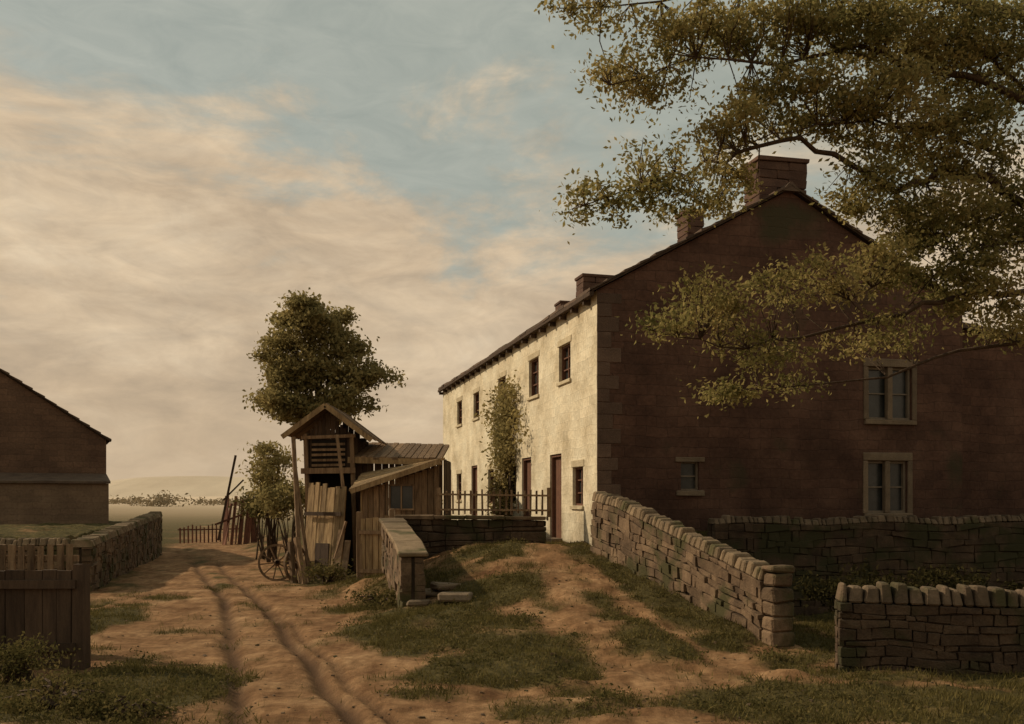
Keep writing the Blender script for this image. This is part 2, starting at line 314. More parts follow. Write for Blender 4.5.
# ------------------------------------------------------------------ dry stone walls
def stone_wall(name,p0,p1,top,th=.35,base=None,mat_=M_stone,cope='upright',ch=.12,sl=.27,cm=None,chh=(.17,.24)):
    p0=Vector((*p0,0));p1=Vector((*p1,0)); D=p1-p0; Ln=D.length; u=D/Ln; nrm=Vector((u.y,-u.x,0))
    base=base or (lambda s:hz(*(p0+u*s).xy)-.15)
    e=empty(name,(p0.x,p0.y,base(0)))
    st=MB(); core=MB(); cp=MB()
    cs=np.linspace(.05,Ln-.05,max(2,int(Ln/.8)+1))
    for a,b in zip(cs[:-1],cs[1:]):
        q=[p0+u*a-nrm*(th/2-.05),p0+u*b-nrm*(th/2-.05),p0+u*b+nrm*(th/2-.05),p0+u*a+nrm*(th/2-.05)]
        zz=[(a),(b),(b),(a)]
        core.hexa([Vector((v.x,v.y,base(s)-.05)) for v,s in zip(q,zz)]+[Vector((v.x,v.y,top(s)-.03)) for v,s in zip(q,zz)])
    nc=max(3,round((top(Ln/2)-base(Ln/2))/ch))
    fr=[0]+[ (i+random.uniform(-.25,.25))/nc for i in range(1,nc)]+[1]
    ph=[random.uniform(0,9) for _ in fr]
    def ff(k,s): 
        if k in(0,nc): return fr[k]
        return fr[k]+.22/nc*math.sin(s*1.7+ph[k])+.12/nc*math.sin(s*4.3+ph[k]*2)
    for k in range(nc):
        for side in (-1,1):
            s=-random.uniform(0,.2)
            while s<Ln:
                l=random.choice((.5,.7,.9,1.1,1.5,1.9))*random.uniform(.85,1.15)*sl; a=max(0,s); b=min(Ln,s+l)
                if b-a>.05:
                    g=.005; o=th/2+random.uniform(-.022,.022); i=.03
                    a2,b2=a+g,b-g; pts=[]
                    for kk in (k,k+1):
                        gg=g if kk==k else -g
                        for (ss,dd) in ((a2,i),(b2,i),(b2,o),(a2,o)):
                            z=base(ss)+(top(ss)-base(ss))*ff(kk,ss)+gg+random.uniform(-.012,.012)
                            sx=random.uniform(-.012,.012)
                            pts.append(p0+u*(ss+sx)+nrm*side*(dd+(random.uniform(-.012,.012) if dd==o else 0))+Vector((0,0,z)))
                    if side<0: pts=[pts[j] for j in (1,0,3,2,5,4,7,6)]
                    st.hexa(pts)
                s+=l
    if cope=='upright':
        s=0
        while s<Ln-.03:
            l=min(random.uniform(.08,.19),Ln-s); hh=random.uniform(*chh); w=th+random.uniform(-.02,.05)
            q=p0+u*(s+.006)-nrm*w/2+Vector((0,0,top(s)+.004))
            dz=Vector((0,0,top(min(Ln,s+l))-top(s))); A_=u*(l-.012)+dz; Bv=nrm*w; t=random.uniform(-.02,.02)
            ins=min(.018,l*.15); up=Vector((0,0,hh))+u*t
            Pq=[q,q+A_,q+A_+Bv,q+Bv,q+up+u*ins+nrm*.05,q+A_+up-u*ins+nrm*.05,q+A_+Bv+up-u*ins-nrm*.05,q+Bv+up+u*ins-nrm*.05]
            cp.hexa([p+Vector((random.uniform(-.008,.008),random.uniform(-.008,.008),random.uniform(-.008,.008) if i>3 else 0)) for i,p in enumerate(Pq)]); s+=l
    elif cope=='slab':
        s=-.04
        while s<Ln:
            l=min(random.uniform(.5,.95),Ln-s+.04); w=th+.12
            q=p0+u*(s+.005)-nrm*w/2+Vector((0,0,top(max(0,s))+.004)); dz=Vector((0,0,top(min(Ln,s+l))-top(max(0,s))))
            cp.box(q,u*(l-.01)+dz,nrm*w,Vector((0,0,.085)),.012); s+=l
    core.obj(name+"_core",M_mortar,e); st.obj(name+"_stones",mat_,e,bevel=.014)
    if cp.v: cp.obj(name+"_coping",cm or M_cope,e,bevel=.02)
    return e
W=stone_wall("sloping_stone_wall",(1.72,19.75),(3.56,13.75),lambda s:float(np.interp(s,[0,1.2,6.3],[1.98,1.86,.88])),.34,cope='upright',chh=(.13,.19))
mb=MB()
for k in range(6): mb.cbox((3.62,13.6,-.18+.2*k+.1),.32+random.uniform(-.03,.03),.30+random.uniform(-.03,.03),.19,.022,.25+random.uniform(-.06,.06))
mb.cbox((3.62,13.6,1.06),.36,.34,.08,.02,.25)
mb.obj("end_pier",M_stone,W,bevel=.025)
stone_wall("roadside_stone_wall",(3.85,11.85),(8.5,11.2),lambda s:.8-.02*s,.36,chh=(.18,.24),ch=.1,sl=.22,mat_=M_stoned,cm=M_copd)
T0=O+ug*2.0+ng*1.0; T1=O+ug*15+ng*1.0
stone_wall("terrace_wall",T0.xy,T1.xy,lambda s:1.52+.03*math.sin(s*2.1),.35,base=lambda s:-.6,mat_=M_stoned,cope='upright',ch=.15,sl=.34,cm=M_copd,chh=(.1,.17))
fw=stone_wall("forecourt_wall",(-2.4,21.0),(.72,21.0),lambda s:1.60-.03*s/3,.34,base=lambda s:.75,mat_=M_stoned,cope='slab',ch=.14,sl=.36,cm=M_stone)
stone_wall("flank_wall",(-1.68,17.0),(-2.5,20.75),lambda s:float(np.interp(s,[0,.5,3.8],[1.02,1.15,1.54])),.40,base=lambda s:float(np.interp(s,[0,3.8],[-.05,.6])),mat_=M_stone,cope='slab',ch=.15,sl=.34)
stone_wall("lane_wall",(-9.5,22),(-12.9,36.2),lambda s:.95+.45*s/14.5,.45,base=lambda s:-.1,chh=(.12,.18))
stone_wall("field_wall",(-9.75,21.95),(-17,21.6),lambda s:1.0,.4,base=lambda s:-.1,chh=(.12,.18))
mb=MB()
for (px,py,w,d) in ((455,600,.55,.42),(432,590,.55,.45),(447,586,.45,.35),(420,604,.4,.3)):
    x,y=gpx(px,py+4); mb.cbox((x,y,hz(x,y)+.04+random.uniform(0,.04)),w,d,.13,.035,random.uniform(-.5,.5))
mb.obj("stone_step",M_lintel,bevel=.03)

# ------------------------------------------------------------------ cottage row
house=empty("stone_cottage_row",(O.x,O.y,1.1))
FF=Frame(O,uf,nf); FG=Frame(O,ug,ng)
ze=EYE+4.2; zr=EYE+6.5; Lf=18.3; Lg=8.44; zb0=.2; K=1.029
def fw_(t,w,z0,z1): return (t*K-w/2,t*K+w/2,EYE+z0,EYE+z1)
upw=[fw_(2.2,.9,2.65,3.45),fw_(4.8,.95,2.58,3.5),fw_(8.2,.95,2.6,3.45),fw_(11.7,.9,2.6,3.4),fw_(14.5,.9,2.6,3.4)]
low=[fw_(1.25,.75,-.12,.7),fw_(7.0,.9,-.1,.9),fw_(9.6,.8,-.1,.9),fw_(14.6,.9,0,.9)]
doors=[fw_(2.9,.95,-.9,1.05),fw_(5.5,.95,-.9,1.08),fw_(12.0,.95,-.9,1.1),fw_(16.5,.9,-.9,1.1)]
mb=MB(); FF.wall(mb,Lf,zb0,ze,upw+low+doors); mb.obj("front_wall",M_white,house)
gw=[(6.64-.53,6.64+.53,EYE+1.73,EYE+2.86),(6.58-.48,6.58+.48,EYE-.28,EYE+.84),(2.0-.2,2.0+.2,EYE+.2,EYE+.78)]
mb=MB(); FG.wall(mb,Lg,zb0,ze,gw)
mb.poly([FG.pt(0,ze),FG.pt(Lg,ze),FG.pt(Lg/2,zr)],[(0,ze),(Lg,ze),(Lg/2,zr)])
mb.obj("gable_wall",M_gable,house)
mb=MB(); B=O+uf*Lf; FB=Frame(B,ug,uf); FB.wall(mb,Lg,zb0,ze,[]); mb.poly([FB.pt(0,ze),FB.pt(Lg,ze),FB.pt(Lg/2,zr)])
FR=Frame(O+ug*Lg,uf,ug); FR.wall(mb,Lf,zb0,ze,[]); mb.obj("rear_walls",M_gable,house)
glass=MB(); fr=MB(); frd=MB(); lin=MB(); lw=MB(); qn=MB(); dr=MB()
def window(F,h,frame,nm=1,nt=2,bar=.045,sill=True,lt=.16,proud=.03):
    a,b,c,d=h
    glass.poly([F.pt(a,c,-.15),F.pt(b,c,-.15),F.pt(b,d,-.15),F.pt(a,d,-.15)])
    for (p,q,r,s_) in ((a,a+bar,c,d),(b-bar,b,c,d),(a+bar,b-bar,c,c+bar),(a+bar,b-bar,d-bar,d)): F.box(frame,p,q,r,s_,-.148,-.07)
    for i in range(1,nm+1):
        s_=a+(b-a)*i/(nm+1); F.box(frame,s_-.02,s_+.02,c+bar,d-bar,-.147,-.09)
    for i in range(1,nt+1):
        z=c+(d-c)*i/(nt+1); F.box(frame,a+bar,b-bar,z-.014,z+.014,-.146,-.1)
    if sill:
        F.box(lin,a-.1,b+.1,c-.11,c-.003,-.02,.06,.01); F.box(lin,a-.12,b+.12,d+.003,d+lt,-.02,proud,.01)
for h in upw+low: window(FF,h,frd,1,2,sill=False)
for h in upw+low: FF.box(lw,h[0]-.06,h[1]+.06,h[2]-.08,h[2]-.003,-.02,.05,.006); FF.box(lw,h[0]-.08,h[1]+.08,h[3]+.003,h[3]+.15,-.02,.016,.005)
for h in gw[:2]:
    window(FG,h,fr,1,1,.05,lt=.18)
    a,b,c,d=h; mid=(a+b)/2
    FG.box(lin,mid-.06,mid+.06,c,d,-.12,.012,.003); FG.box(lin,a-.12,a-.003,c,d,-.02,.026,.006); FG.box(lin,b+.003,b+.12,c,d,-.02,.026,.006)
window(FG,gw[2],fr,0,1,.03,lt=.1)
for h in doors:
    a,b,c,d=h; s_=a
    while s_<b-.01:
        e_=min(b,s_+.158); FF.box(dr,s_+.004,e_-.004,c,d,-.17,-.12); s_=e_
    FF.box(frd,a,a+.05,c,d,-.115,-.04); FF.box(frd,b-.05,b,c,d,-.115,-.04); FF.box(frd,a+.05,b-.05,d-.06,d,-.115,-.04)
    FF.box(lin,a-.08,b+.08,c-.15,c+.04,-.02,.25,.006)
glass.obj("window_glass",M_glass,house); fr.obj("gable_window_frames",M_frame,house); frd.obj("front_window_frames",M_framed,house); dr.obj("doors",M_framed,house)
z=.6;k=0
while z<ze-.1:
    hh=random.uniform(.24,.32); l=(.5 if k%2 else .3)*random.uniform(.85,1.1)
    FG.box(qn,.0,l,z,min(ze-.05,z+hh)-.008,-.01,.012,.004); z+=hh;k+=1
lin.obj("dressed_stonework",M_lintel,house,bevel=.01); lw.obj("limewashed_sills",M_whites,house,bevel=.008); qn.obj("quoins",M_quoin,house,bevel=.01)
def roof_slates(F_o,ul,ua,L0,L1,half,ze_,zr_,ov,name,parent,both=True,course=.34,mat_=M_roof):
    rf=MB(); deck=MB()
    rise=(zr_-ze_)/half
    for side in ((0,1) if both else (0,)):
        def P(a,s,dz):
            ss=s if side==0 else 2*half-s
            sag=-.05*math.sin(math.pi*(a-L0)/(L1-L0))*0.6-.012*math.sin(a*2.1)
            return F_o+ul*a+ua*ss+Vector((0,0,ze_+rise*s+dz+sag))
        for i in range(8):
            A0=L0+(L1-L0)*i/8; A1=L0+(L1-L0)*(i+1)/8
            deck.hexa([P(A0,-ov,0.02),P(A1,-ov,0.02),P(A1,half,0.02),P(A0,half,0.02),P(A0,-ov,.06),P(A1,-ov,.06),P(A1,half,.06),P(A0,half,.06)])
        s=-ov-.04
        while s<half-.02:
            c=course*random.uniform(.9,1.1); e_=min(half,s+c+.05); a=L0-.03-random.uniform(0,.2)
            while a<L1:
                w=random.uniform(.35,.7); a0=max(a,L0-.03+random.uniform(-.02,.02));a1=min(L1+.03,a+w)
                if a1-a0>.05:
                    t=.05+random.uniform(0,.025); s0=s+random.uniform(-.025,.025)
                    rf.hexa([P(a0+.004,s0,.065),P(a1-.004,s0,.065),P(a1-.004,e_,.062),P(a0+.004,e_,.062),P(a0+.004,s0,.065+t),P(a1-.004,s0,.065+t),P(a1-.004,e_,.08),P(a0+.004,e_,.08)])
                a+=w
            s+=c
    deck.obj(name+"_deck",M_woodd,parent); rf.obj(name+"_slates",mat_,parent)
    if both:
        rd=MB(); a=L0-.03
        while a<L1:
            w=.55; p=F_o+ul*a+ua*half+Vector((0,0,zr_+.05-.03*math.sin(math.pi*(a-L0)/(L1-L0))+random.uniform(-.01,.01)))
            rd.hexa([p-ua*.2-Vector((0,0,.1)),p-ua*.2-Vector((0,0,.1))+ul*(w-.01),p+ua*.2-Vector((0,0,.1))+ul*(w-.01),p+ua*.2-Vector((0,0,.1)),p-ua*.03+Vector((0,0,.09)),p-ua*.03+Vector((0,0,.09))+ul*(w-.01),p+ua*.03+Vector((0,0,.09))+ul*(w-.01),p+ua*.03+Vector((0,0,.09))]); a+=w
        rd.obj(name+"_ridge",mat_,parent)
roof_slates(O,uf,ug,-.1,Lf+.1,Lg/2,ze,zr,.14,"roof",house)
mb=MB(); FF.box(mb,-.1,Lf+.1,ze-.13,ze-.05,.1,.19); a=.4
while a<Lf: FF.box(mb,a,a+.1,ze-.22,ze-.13,.0,.15); a+=.85
mb.obj("gutter",M_woodd,house)
def chimney(t,wa,wl,top):
    c=O+ug*(Lg/2)+uf*(t*K); mb=MB(); z=zr-.6; k=0
    FGc=Frame(c-ug*wa/2+ng*wl/2,ug,ng)
    while z<top-.1:
        cut=[0,wa*(.38 if k%2 else .62),wa] if wa>.8 else [0,wa]
        for a,b in zip(cut[:-1],cut[1:]): FGc.box(mb,a+.003,b-.003,z,z+.178,-wl,0,.012)
        z+=.182; k+=1
    FGc.box(mb,-.04,wa+.04,z,z+.09,-wl-.04,.04,.012)
    mb.obj("chimney",M_gable2,house,bevel=.012)
chimney(.55,1.12,.7,EYE+7.1); chimney(4.9,.45,.7,EYE+7.3); chimney(12.4,1.15,.8,EYE+7.35); chimney(15.8,.6,.7,EYE+7.25)
wing=empty("lower_wing",(O+ug*11).to_tuple())
mb=MB(); FW=Frame(O+ug*(Lg+.02)-ng*.5,ug,ng); FW.wall(mb,7,zb0,5.0,[]); mb.poly([FW.pt(0,5.0),FW.pt(7,5.0),FW.pt(0,5.9)],[(0,5),(7,5),(0,5.9)])
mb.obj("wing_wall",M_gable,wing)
mb=MB(); mb.hexa([FW.pt(0,5.9,.15),FW.pt(7.2,4.98,.15),FW.pt(7.2,4.98,-6),FW.pt(0,5.9,-6),FW.pt(0,6.02,.15),FW.pt(7.2,5.1,.15),FW.pt(7.2,5.1,-6),FW.pt(0,6.02,-6)]); mb.obj("wing_roof",M_roof,wing)

pk=empty("picket_fence",(-.3,21,1.6)); mb=MB(); x=-1.5
while x<.8:
    mb.cbox((x,21.0+random.uniform(-.01,.01),1.95),.035,.03,.5+random.uniform(-.04,.04),.01); x+=.125+random.uniform(-.01,.01)
mb.beam((-1.55,20.97,2.12),(.8,20.97,2.09),.05,.04); mb.beam((-1.55,20.97,1.8),(.8,20.97,1.78),.05,.04)
for x in(-1.55,.78): mb.cbox((x,21.03,1.95),.09,.09,.62)
mb.obj("pickets",M_wood,pk)

# ------------------------------------------------------------------ barn on left
bc=Vector((-14.2,35,0)); ub=Vector((1,.5,0)).normalized(); nb=Vector((.5,-1,0)).normalized(); ul=-nb
barn=empty("stone_barn",(-17,34,1.2)); hb=3.6
FBn=Frame(bc-ub*2*hb,ub,nb)
mb=MB(); FBn.wall(mb,2*hb,.6,EYE+2.1,[]); z2=EYE+2.1; zp=EYE+4.5
mb.poly([FBn.pt(0,z2),FBn.pt(2*hb,z2),FBn.pt(hb,zp)],[(0,z2),(2*hb,z2),(hb,zp)])
Frame(bc,ul,ub).wall(mb,9,.6,z2,[]); Frame(bc-ub*2*hb,ul,-ub).wall(mb,9,.6,z2,[])
mb.obj("barn_walls",M_barn,barn)
roof_slates(bc-ub*2*hb,ul,ub,-.1,9.1,hb,z2,zp,.12,"barn_roof",barn)
pc=empty("low_outbuilding",(-17,33,1.2)); FO=Frame(bc-ub*2*hb+nb*1.6,ub,nb); mb=MB(); FO.wall(mb,2*hb-.05,.6,EYE+.55,[]); Frame(bc-ub*.05+nb*1.6,-nb,ub).wall(mb,1.58,.6,EYE+.55,[]); mb.obj("outbuilding_wall",M_barnp,pc)
mb=MB(); mb.hexa([FO.pt(0,EYE+.55,.1),FO.pt(2*hb,EYE+.55,.1),FO.pt(2*hb,EYE+.85,-1.58),FO.pt(0,EYE+.85,-1.58),FO.pt(0,EYE+.62,.1),FO.pt(2*hb,EYE+.62,.1),FO.pt(2*hb,EYE+.92,-1.58),FO.pt(0,EYE+.92,-1.58)]); mb.obj("outbuilding_roof",M_roof,pc)

# ------------------------------------------------------------------ timber sheds
def planks(F,mb,a0,a1,z0,z1,w=.15,t=.03,d=0,gap=.008,jz=.02):
    a=a0
    while a<a1-.02:
        b=min(a1,a+w*random.uniform(.8,1.2)); m_=(a+b)/2
        zt=z1(m_) if callable(z1) else z1; zl=z0(m_) if callable(z0) else z0
        dd=d+random.uniform(0,.016)
        F.box(mb,a+gap*random.uniform(.3,1.6),b-gap,zl-random.uniform(0,jz),zt+random.uniform(-jz,jz)*.5,dd,dd+t,.004); a=b
def P(px,py,D): return Vector(((px-512)/1000*D,D,EYE+(500-py)/1000*D))
shed=empty("hayloft_shed",(-4.7,25,.1))
F1=Frame((-5.15,25,0),(1,.0,0),(0,-1,0)); Wd=1.15
gz=lambda a:EYE+1.62+ (1-abs(a-Wd/2)/(Wd/2))*.58
mb=MB(); planks(F1,mb,0,Wd,2.75,gz,.11); 
planks(Frame((-5.15,25.0,0),(0,1,0),(-1,0,0)),mb,0.05,2.6,.9,EYE+1.6,.16)
planks(Frame((-5.15+Wd,25.0,0),(0,1,0),(1,0,0)),mb,0.05,2.6,-.1,EYE+1.6,.16)
planks(Frame((-5.15,27.65,0),(1,0,0),(0,-1,0)),mb,0,Wd,-.1,gz,.16)
mb.obj("loft_walls",M_woodd,shed)
mb=MB()
for x in(-5.15,-5.15+Wd): mb.beam((x+.12,24.94,0),(x,24.94,3.65),.1,.1)
mb.beam((-5.25,24.9,2.72),(-3.9,24.9,2.74),.1,.14); mb.beam((-5.25,24.9,3.55),(-3.9,24.9,3.6),.07,.08)
mb.obj("posts",M_wood,shed)
mb=MB(); F1.box(mb,.15,Wd-.15,2.8,3.5,.05,.062); F1.box(mb,.05,Wd-.05,-.1,2.68,-.6,-.55); mb.obj("opening_shade",M_inner,shed)  # near-black sheets standing in for the shade inside hatch and doorway
mb=MB()
for i in range(5): 
    z=2.86+i*.13; mb.beam(F1.pt(.16,z,.085),F1.pt(Wd-.16,z+random.uniform(-.03,.03),.085),.03,.06)
mb.obj("hatch_slats",M_wood,shed)
def slabroof(mb,a,b,c,d,t=.05,n=8):
    a,b,c,d=map(Vector,(a,b,c,d))
    for i in range(n):
        f0,f1=i/n+.004,(i+1)/n-.004
        p=[a.lerp(b,f0),a.lerp(b,f1),d.lerp(c,f1),d.lerp(c,f0)]; j=Vector((0,0,random.uniform(0,.025))); ex=(a-d).normalized()*random.uniform(0,.07)
        p[0]=p[0]+ex;p[1]=p[1]+ex
        mb.hexa([v+j for v in p]+[v+j+Vector((0,0,t)) for v in p])
mb=MB(); pk0=Vector((-4.6,24.65,EYE+2.33)); pk1=Vector((-4.6,27.8,EYE+2.33))
slabroof(mb,(-5.62,24.65,EYE+1.6),(-5.62,27.8,EYE+1.6),pk1,pk0,.05,14); slabroof(mb,(-3.5,27.8,EYE+1.52),(-3.5,24.65,EYE+1.52),pk0+Vector((.02,0,0)),pk1+Vector((.02,0,0)),.05,14)
mb.obj("loft_roof",M_wood,shed)
mb=MB(); mb.beam((-5.66,24.6,EYE+1.55),(-4.6,24.6,EYE+2.33),.05,.12); mb.beam((-3.46,24.6,EYE+1.47),(-4.6,24.6,EYE+2.33),.05,.12); mb.obj("bargeboards",M_woodl,shed)
FS=Frame((-4.95,24.85,0),(.8,-.58,0),(-.58,-.8,0)); mb=MB()
a=0
while a<1.3:
    w=random.uniform(.10,.18); p=FS.pt(a,-.05,.35); q=FS.pt(a-.12+random.uniform(-.03,.03),2.45-.12*a+random.uniform(-.10,.05),random.uniform(0,.03))
    mb.box(p,FS.u*(w-.006),FS.n*.03,q-p,.006); a+=w
mb.obj("lower_boarding",M_woodl,shed)
mb=MB(); mb.box(FS.pt(.45,0,.36),FS.u*.45,FS.n*.03,FS.pt(.40,.95,.24)-FS.pt(.45,0,.36)+FS.n*.01); mb.box(FS.pt(-.02,1.62,.22),FS.u*1.25,FS.n*.03,Vector((0,0,.09))); mb.obj("low_hatch",M_woodd,shed)
mb=MB(); mb.beam((-5.05,23.9,.0),(-5.4,24.7,3.55),.09); mb.beam((-4.85,24.0,0),(-5.35,24.6,2.9),.07); mb.beam((-4.05,24.2,2.0),(-4.3,24.55,3.6),.06); mb.beam((-4.9,23.6,0),(-5.15,23.9,1.1),.12); mb.beam((-5.2,23.8,0),(-5.3,23.9,1.0),.1)
mb.beam((-4.3,23.2,.05),(-3.9,23.5,1.5),.05); mb.beam((-4.1,23.1,.05),(-4.0,23.5,1.3),.16,.03); mb.beam((-3.9,23.0,.05),(-3.85,23.45,1.05),.14,.03)
mb.obj("props",M_wood,shed)
lt=empty("board_lean_to",(-2.9,26,.5)); mb=MB()
F2=Frame((-3.95,25.3,0),(1,0,0),(0,-1,0)); planks(F2,mb,0,2.2,.2,EYE+1.0,.17); planks(Frame((-1.75,25.3,0),(0,1,0),(1,0,0)),mb,0,2.7,.5,EYE+1.05,.17)
mb.obj("back_walls",M_woodd,lt)
mb=MB(); slabroof(mb,(-4.1,25.0,EYE+1.02),(-1.75,25.0,EYE+.98),(-1.75,28.1,EYE+1.5),(-4.1,28.1,EYE+1.55),.06,15); mb.obj("upper_roof",M_wood,lt)
mb=MB(); mb.beam((-4.1,24.97,EYE+1.0),(-1.75,24.97,EYE+.94),.04,.15); mb.obj("fascia",M_woodl,lt)
ft=empty("tool_shed",(-2.8,24,.5)); F3=Frame((-3.5,23.4,0),(1,0,0),(0,-1,0))
tz=lambda a:EYE+.22+.33*a
mb=MB(); win=(.62,1.22,EYE-.2,EYE+.33)
planks(F3,mb,0,.62,.1,tz,.15); planks(F3,mb,.62,1.22,.3,win[2],.15,jz=.0); planks(F3,mb,.62,1.22,win[3],tz,.15,jz=.0); planks(F3,mb,1.22,1.8,.3,tz,.15)
mb.obj("front_boards",M_wood,ft)
mb=MB(); planks(Frame((-3.5,23.4,0),(0,1,0),(-1,0,0)),mb,.02,1.8,.0,EYE+.25,.16); mb.obj("side_boards",M_woodl,ft)
mb=MB(); mb.poly([F3.pt(win[0],win[2],-.02),F3.pt(win[1],win[2],-.02),F3.pt(win[1],win[3],-.02),F3.pt(win[0],win[3],-.02)]); mb.obj("glass",M_glass,ft)
mb=MB()
for q in ((win[0],win[0]+.04,win[2],win[3]),(win[1]-.04,win[1],win[2],win[3]),(.9,.93,win[2],win[3])): F3.box(mb,*q,0.02,.05)
F3.box(mb,win[0],win[1],win[2]-.04,win[2],0.02,.07); F3.box(mb,win[0],win[1],win[3],win[3]+.04,0.02,.06)
mb.obj("window_frame",M_wood,ft)
mb=MB(); slabroof(mb,(-3.72,25.1,EYE+.62),(-3.72,23.15,EYE+.2),(-1.68,23.15,EYE+.9),(-1.68,25.1,EYE+1.0),.05,11); mb.obj("roof_boards",M_woodl,ft)
mb=MB(); mb.beam((-3.74,23.12,EYE+.2),(-1.66,23.12,EYE+.9),.04,.12); mb.obj("verge_board",M_woodl,ft)
pen=empty("board_gate",(-3.2,22,.2)); mb=MB(); FP=Frame((-3.35,22.1,0),(.95,-.3,0),(-.3,-.95,0)); planks(FP,mb,0,.75,.0,1.62,.15,jz=.08)
mb.obj("gate_boards",M_woodl,pen); mb=MB(); mb.cbox((-3.37,22.1,.9),.12,.12,1.7,.02); mb.cbox((-2.62,21.87,.9),.12,.12,1.8,.02); FP.box(mb,0,.75,1.25,1.33,.055,.08); FP.box(mb,0,.75,.4,.48,.055,.08); mb.obj("gate_posts",M_wood,pen)

def wheel(px,py,D,r,yaw,tilt):
    mb=MB(); n=28
    for i in range(n):
        a0,a1=2*math.pi*i/n,2*math.pi*(i+1)/n
        c=[]
        for w in(-.03,.03):
            for (rr,a) in((r*.88,a0),(r*.88,a1),(r,a1),(r,a0)): c.append(Vector((rr*math.cos(a),w,rr*math.sin(a))))
        mb.hexa(c)
    for i in range(10):
        a=2*math.pi*i/10+.1; d=Vector((math.cos(a),0,math.sin(a))); mb.beam(d*.05,d*r*.9,.035,.03)
    mb.tube([(0,-.1,0),(0,-.03,0),(0,.06,0),(0,.1,0)],[.05,.085,.085,.06],10)
    o=mb.obj("cart_wheel",M_wood); x=(px-512)/1000*D; o.rotation_euler=(tilt,0,yaw); o.location=(x,D,hz(x,D)+r*math.cos(tilt)-.02)
wheel(277,532,24.6,.46,.25,-.15); wheel(297,532,24.1,.44,1.05,-.1)

lp=empty("boarded_fence",(-7,12,0)); mb=MB(); FL_=Frame((-9.5,11.8,0),(1,.035,0),(0,-1,0)); planks(FL_,mb,0,4.3,-.1,lambda a:1.17-.012*(a-4.3)*-1,.19,.04,gap=.004,jz=.02)
FL_.box(mb,0,4.32,.95,1.05,.06,.1); FL_.box(mb,0,4.32,.2,.3,.06,.1); mb.cbox((-5.16,11.98,.55),.15,.17,1.36,.01)
mb.obj("close_boards",M_woodd,lp)
mb=MB(); x=-5.75
while x>-9.5:
    mb.cbox((x,13.0,.75+random.uniform(-.02,.02)),.075,.03,1.32,.008); x-=.125
mb.beam((-5.65,13.04,1.24),(-9.5,13.04,1.24),.04,.08); mb.obj("palings",M_wood,lp)
dh=empty("ruined_hut",(-12.5,45,.3)); mb=MB()
for i in range(9):
    x=-13.0+i*.2; zz=hz(x,45); mb.beam((x+random.uniform(-.1,.1),45+random.uniform(-.3,.3),zz-.1),(x+.25+random.uniform(-.25,.15),45,zz+1.5+random.uniform(-.1,.8)),.24,.04)
mb.beam((-13.3,44.8,.9),(-11.4,44.8,1.6),.1,.08)
mb.obj("boards",M_red,dh)
mb=MB(); mb.beam((-13.1,44.6,.2),(-12.35,44.7,4.0),.11,.09); mb.beam((-12.9,44.7,2.0),(-12.0,44.7,2.9),.07,.06); mb.obj("pole",M_woodd,dh)
fp=empty("far_fence",(-14.5,46,0)); mb=MB(); 
for i in range(16):
    x=-15.6+i*.16; mb.cbox((x,47+.1*i,hz(x,47)+.4),.06,.04,.85+random.uniform(-.1,.15),.01)
mb.beam((-15.7,46.95,.6),(-13.1,48.6,.6),.05,.06); mb.obj("far_palings",M_red,fp)

# ------------------------------------------------------------------ foliage
def leafmesh(name,C,size,mat_,parent=None,asp=.55,up=0):
    n=len(C); C=np.asarray(C); a=rng.normal(size=(n,3)); a/=np.linalg.norm(a,axis=1)[:,None]; b=rng.normal(size=(n,3)); b-=a*(a*b).sum(1)[:,None]; b/=np.linalg.norm(b,axis=1)[:,None]
    s=size*rng.uniform(.6,1.3,n)[:,None]; a=a*s; b=b*s*asp
    nn=np.cross(a,b)*.3/size
    V=np.stack([C-a,C+b*.9+nn,C+a,C-b*.9+nn],1).reshape(-1,3)
    me=bpy.data.meshes.new(name); me.vertices.add(4*n); me.vertices.foreach_set("co",V.ravel().astype(np.float32))
    me.loops.add(4*n); me.loops.foreach_set("vertex_index",np.arange(4*n,dtype=np.int32)); me.polygons.add(n); me.polygons.foreach_set("loop_start",np.arange(0,4*n,4,dtype=np.int32)); me.update(calc_edges=True); me.validate()
    me.materials.append(mat_); o=bpy.data.objects.new(name,me); S.collection.objects.link(o)
    if parent: o.parent=parent; o.matrix_parent_inverse=Matrix.Translation(-Vector(parent.location))
    return o
def clumps(c,r,nsub,nleaf,sub=.25):
    out=[];cs=[]
    for i in range(nsub):
        d=rng.normal(size=3); d/=np.linalg.norm(d); p=np.array(c)+d*np.array(r)*rng.uniform(.15,1.05)**.6
        cs.append(p); k=max(3,int(nleaf*rng.uniform(.4,1.6)))
        out.append(p+rng.normal(size=(k,3))*np.array([1,1,.6])*sub*rng.uniform(.6,1.4))
    return np.concatenate(out),cs
def tree_far():
    D=42; e=empty("broadleaf_tree",(-8.2,D,.3)); mb=MB()
    base=Vector((-8.3,D,0)); mb.tube([base,base+Vector((.1,0,2.5)),base+Vector((.25,0,4.5)),base+Vector((.2,0,7))],[.32,.24,.18,.07],8)
    pts=[]
    for (px,py,rx,ry,n) in ((315,318,36,14,30),(292,335,28,18,28),(338,340,30,20,28),(280,352,20,12,16),(286,376,24,16,26),(318,372,32,24,34),(350,372,26,16,22),(380,376,18,7,9),(276,400,18,14,17),(298,408,22,14,22),(330,408,32,14,26),(354,400,22,12,13),(302,308,20,9,10)):
        c=P(px,py,D); pp,cs=clumps(c,(rx*D/1000,1.4,ry*D/1000),n,105,.24); pts.append(pp)
        mb.tube([base+Vector((.2,0,3.5+random.uniform(0,1.5))),(base+Vector((0,0,5))).lerp(c,.6),c],[.1,.06,.02],5)
    mb.obj("trunk",M_bark,e,smooth=True); leafmesh("crown",np.concatenate(pts),.10,M_leafd,e,.6)
tree_far()
